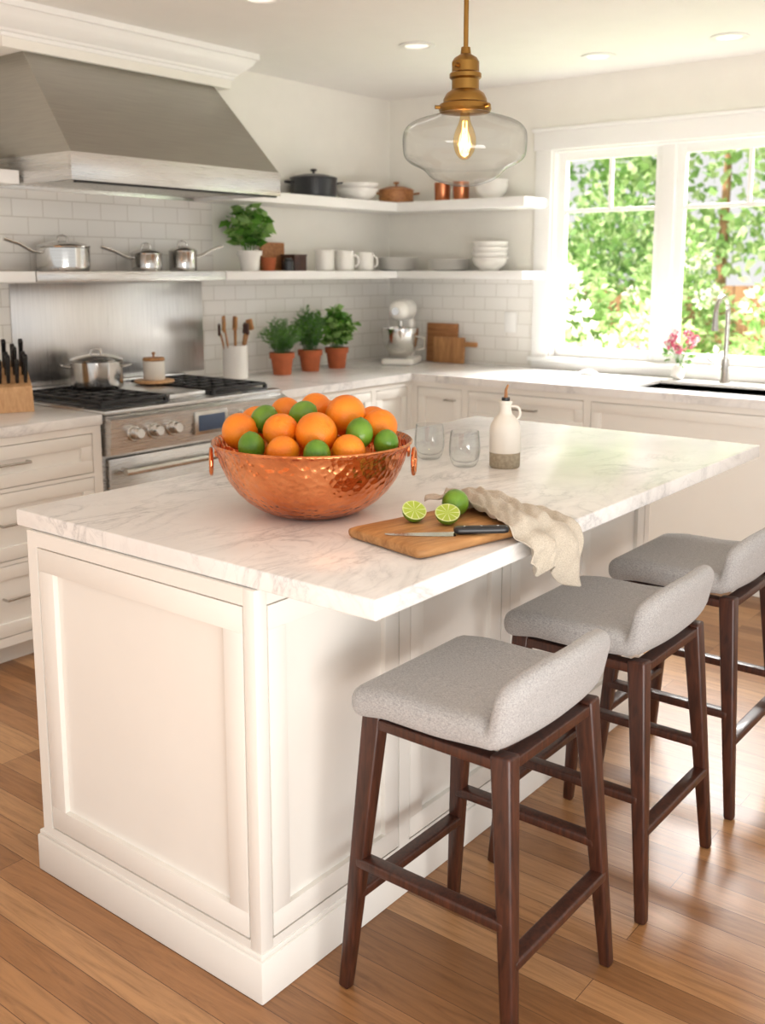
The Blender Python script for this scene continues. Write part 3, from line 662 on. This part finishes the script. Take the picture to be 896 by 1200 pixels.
for i in range(N):
    a=3*i;b=3*i+3; fs+=[(a,b,b+1,a+1),(a+1,b+1,b+2,a+2),(a+2,b+2,b,a)]
mobj('blade',vs,fs,M['pot'],g,smooth=False)
rbox('handle',(.115,.022,.016),.007,M['blackm'],g,(.20,-.002,.0085),n=8)
for x in (.165,.20,.235): lathe('rivet',[(0,0),(.003,0),(.003,.001),(0,.001)],M['chrome'],g,(x,-.002,.0163),n=12)
# linen towel
vs=[];fs=[];NS,NT=110,76
L1=.30; L2=.15
def nz(x,y): return math.sin(x*3.1+1.3*math.sin(y*2.3))*math.cos(y*2.7+1.1*math.sin(x*1.9))
def sst(a,b,x): x=max(0,min(1,(x-a)/(b-a))); return x*x*(3-2*x)
for i in range(NS+1):
    s=i/NS*(L1+L2)
    for j in range(NT+1):
        t=j/NT
        hangf=max(0,(s-L1)/L2)
        pinch=1-.42*math.exp(-((s-.11)/.10)**2)
        x=1.908+(t-.5)*.25*pinch+.05*(1-min(s,L1)/L1)+.014*hangf*math.sin(t*9)+.006*math.sin(s*40)
        fold=.5+.5*math.sin(t*16+2.2*math.sin(s*8)+s*5); f2=.5+.5*nz(t*7+s*9,s*30+t*3)
        f3=abs(math.sin(t*23+s*11+1.5*math.sin(s*17)))
        if s<L1:
            y=1.352-s/L1*(1.352-1.052)+.04*(t-.5)*(1-s/L1)+.008*math.sin(t*11)*(1-s/L1)
            bxl=(x-1.772)*math.cos(brz)+(y-1.214)*math.sin(brz)
            onb=1-sst(.188,.215,bxl)
            z0_=.9248+.0258*onb
            amp=.024*(.4+.6*math.exp(-((s-.13)/.12)**2))
            z=z0_+amp*fold+.014*f2*math.exp(-((s-.12)/.15)**2)+.004*f3
            k=sst(L1-.04,L1,s); zc=.9248+.012*fold+.002*f3+.0258*onb*(1-sst(L1-.02,L1,s))
            z=z*(1-k)+zc*k
        else:
            q=s-L1; ln=q*(.32+.70*t+.12*math.sin(t*10))
            y=1.052-.007-(.026*fold+.004*f3)*min(1,q/.05)-.008*min(1,q/.02); z=.9248+.012*fold+.002*f3-ln
            if q<.01: y=1.052-.02*(q/.01)*.7
        vs.append((x,y,z))
for i in range(NS):
    for j in range(NT):
        a=i*(NT+1)+j; fs.append((a,a+1,a+NT+2,a+NT+1))
o=mobj('linen_towel',vs,fs,M['linen'],ang=180)
md=o.modifiers.new('s','SOLIDIFY'); md.thickness=.0016; md.offset=1

# ---------------------------------------------------------------- stools
def stool(cx,cy):
    g=group('counter_stool',(cx,cy,0)); Wn=M['walnut']
    fx,fy=.200,.200; tx,ty=.160,.150; zt=.613
    F={}
    for nx,sx in (('l',-1),('r',1)):
        for ny,sy in (('b',-1),('f',1)):
            a=Vector((sx*fx,sy*fy,0)); b=Vector((sx*tx,sy*ty,zt)); F[nx+ny]=(a,b)
            beam('leg_'+nx+ny,a,b,.026,.040,Wn,g,.026,.044,.006)
    def at(k,z): a,b=F[k]; return a+(b-a)*(z/zt)
    for (p,q,z,nm) in (('lb','lf',.29,'stretcher_l'),('rb','rf',.29,'stretcher_r'),('lb','rb',.215,'stretcher_b'),('lf','rf',.215,'footrest')):
        beam(nm,at(p,z),at(q,z),.034,.034,Wn,g,.022,.022,.005)
    for (p,q) in (('lb','lf'),('rb','rf'),('lb','rb'),('lf','rf')):
        beam('apron',at(p,.594),at(q,.594),.035,.035,Wn,g,.022,.022,.003)
    # one continuous upholstered shell: seat pad that sweeps up into a low curved back
    R=.040; A=math.radians(78); Ls=.332; La=R*A; Lb=.106; L=Ls+La+Lb; T=.068
    def shell(p):
        x,yy,zz=p
        k=x/.2
        s=L/2-yy                      # 0 at front edge .. L at top of back
        kb=sst(Ls-.05,Ls+La,s)        # 0 seat, 1 back
        zz*=1-.34*kb
        s2=s-(.036*abs(k)**3.4)*sst(Ls+La*.6,L,s)   # top corners of the back are rounded down
        if s2<Ls: c=Vector((0,.195-s2,.646)); n=Vector((0,0,1))
        elif s2<Ls+La:
            a=(s2-Ls)/R; c=Vector((0,.195-Ls-R*math.sin(a),.646+R-R*math.cos(a))); n=Vector((0,math.sin(a),math.cos(a)))
        else:
            q=s2-Ls-La; c=Vector((0,.195-Ls-R*math.sin(A)-q*math.cos(A),.646+R-R*math.cos(A)+q*math.sin(A))); n=Vector((0,math.sin(A),math.cos(A)))
        v=c+n*zz; v.x=x*(1+.01*kb)
        v.y+=.024*k*k*kb
        if zz>0: v.z-=.009*(1-k*k)*(1-kb)*sst(0,.10,s)
        v.z-=.012*(1-sst(0,.10,s))                         # waterfall front edge
        v.z+=.010*k*k*sst(Ls-.14,Ls,s)*(1-kb)
        return v
    rbox('upholstered_shell',(.405,L,T),.031,M['fabric'],g,fn=shell,n=30)
    return g
for cx in (1.665,2.245,2.818): stool(cx,1.05)

# ---------------------------------------------------------------- garden outside
box('garden_lawn',(XW+.6,-6,-.75),(24,16,-.7),M['grass'],bev=0)
def bush(name,c,rad,n,size,mats,fl=None):
    g=group(name,c); d=rng.normal(size=(n,3)); d/=np.linalg.norm(d,axis=1,keepdims=True)
    lob=1+.18*np.sin(d[:,0]*7+c[1])*np.cos(d[:,1]*6+c[0])+.12*np.sin(d[:,2]*9)
    Pp=d*(rng.uniform(.6,1,n)*lob)[:,None]*np.array(rad)
    leaves('leaves',Pp,d+rng.normal(size=(n,3))*.7,size,mats,g,.6)
    tube('stem_base',[(0,0,-.695-c[2]),(0.02,.02,-.3*rad[2]),(0,0,0)],[.05,.04,.02],M['cedar'],g)
    if fl:
        m,k,r=fl; P_=[];D_=[]
        for _ in range(k):
            q=rng.normal(size=3); q[0]=-abs(q[0]); q/=np.linalg.norm(q); cc=q*np.array(rad)*1.0
            dd=rng.normal(size=(60,3)); dd/=np.linalg.norm(dd,axis=1,keepdims=True)
            P_.append(cc+dd*r*.8); D_.append(dd+rng.normal(size=(60,3))*.6)
        leaves('blossoms',np.concatenate(P_),np.concatenate(D_),r*.55,[m],g,.9)
    return g
G=[M['g1'],M['g2'],M['g3']]
bush('hydrangea_bush',(8.4,4.75,.66),(.75,.9,.90),4500,.09,[M['g1'],M['g2']],(M['petal'],80,.14))
bush('white_rose_bush',(8.9,2.5,.55),(.8,.75,.80),3500,.09,[M['g1'],M['g2']],(M['petal'],22,.11))
bush('pink_rose_bush',(7.1,3.10,.44),(.40,.42,.70),2600,.07,[M['g1'],M['g2']],(M['pink'],20,.07))
bush('azalea_bush',(9.9,4.05,.85),(.5,.50,.95),2800,.09,[M['g1'],M['g2']],(M['petal'],14,.08))
bush('garden_shrub',(10.6,7.2,1.25),(.9,1.3,1.5),4000,.12,G)
bush('garden_shrub',(11.1,5.3,1.0),(.7,.6,1.4),2800,.12,G)
for (x,y,z),rad,n,mm in (((14.2,8.3,3.0),(1.7,2.2,2.4),3400,G),((14.6,5.3,3.1),(1.6,1.7,1.9),2400,[M['g2'],M['g1']]),((14.6,2.6,2.8),(1.7,1.7,2.2),3000,G)):
    gg=bush('garden_tree',(x,y,z),rad,n,.18,mm)
    tube('trunk',[(0,0,-.69-z),(.05,.05,.6-z),(0,0,0)],[.12,.09,.05],M['cedar'],gg)
bl=[]
for i in range(70): bl.append(((12.2,-1+i*.16,-.69),(12.23,-1+i*.16+.15,1.30)))
boxes('garden_fence',bl,M['cedar'],None,0)

# ---------------------------------------------------------------- light
w=bpy.data.worlds.new('World'); S.world=w; w.use_nodes=True; bg=w.node_tree.nodes['Background']
bg.inputs[0].default_value=(1,.992,.98,1); bg.inputs[1].default_value=.87
def light(name,kind,loc,tgt,energy,color=(1,1,1),**k):
    l=bpy.data.lights.new(name,kind); l.energy=energy; l.color=color
    for a,b in k.items(): setattr(l,a,b)
    o=bpy.data.objects.new(name,l); o.location=loc; o.rotation_euler=(Vector(tgt)-Vector(loc)).to_track_quat('-Z','Y').to_euler(); link(o); return o
light('sun','SUN',(0,8,12),(8.5,2.5,0),8.5,(1,.97,.90),angle=.03)
light('window_skylight','AREA',(7.2,2.3,3.7),(3.2,1.9,.9),1150,(1,.985,.96),shape='RECTANGLE',size=3.0,size_y=1.6)
light('ceiling_fill','AREA',(.3,-1.3,.5),(1.6,-.2,2.5),95,(1,.985,.96),shape='RECTANGLE',size=2.5,size_y=1.2)  # unseen fill light, added behind the camera to brighten the ceiling
light('pendant_bulb','POINT',(2.336,1.56,1.82),(0,0,0),1.2,(1,.75,.45),shadow_soft_size=.02)

# ---------------------------------------------------------------- camera
cd=bpy.data.cameras.new('Camera'); cam=bpy.data.objects.new('Camera',cd); link(cam); S.camera=cam
cam.location=(0,0,1.4858); cam.rotation_euler=(math.pi/2-.1641,0,.6667-math.pi/2)
cd.sensor_fit='VERTICAL'; cd.sensor_height=36; cd.lens=1191.8183/1200*36; cd.shift_y=(513.65-600)/1200
cd.dof.use_dof=True; cd.dof.focus_distance=2.35; cd.dof.aperture_fstop=4.0
cd.clip_start=.02
S.view_settings.view_transform='Standard'; S.view_settings.look='None'; S.view_settings.exposure=0.12
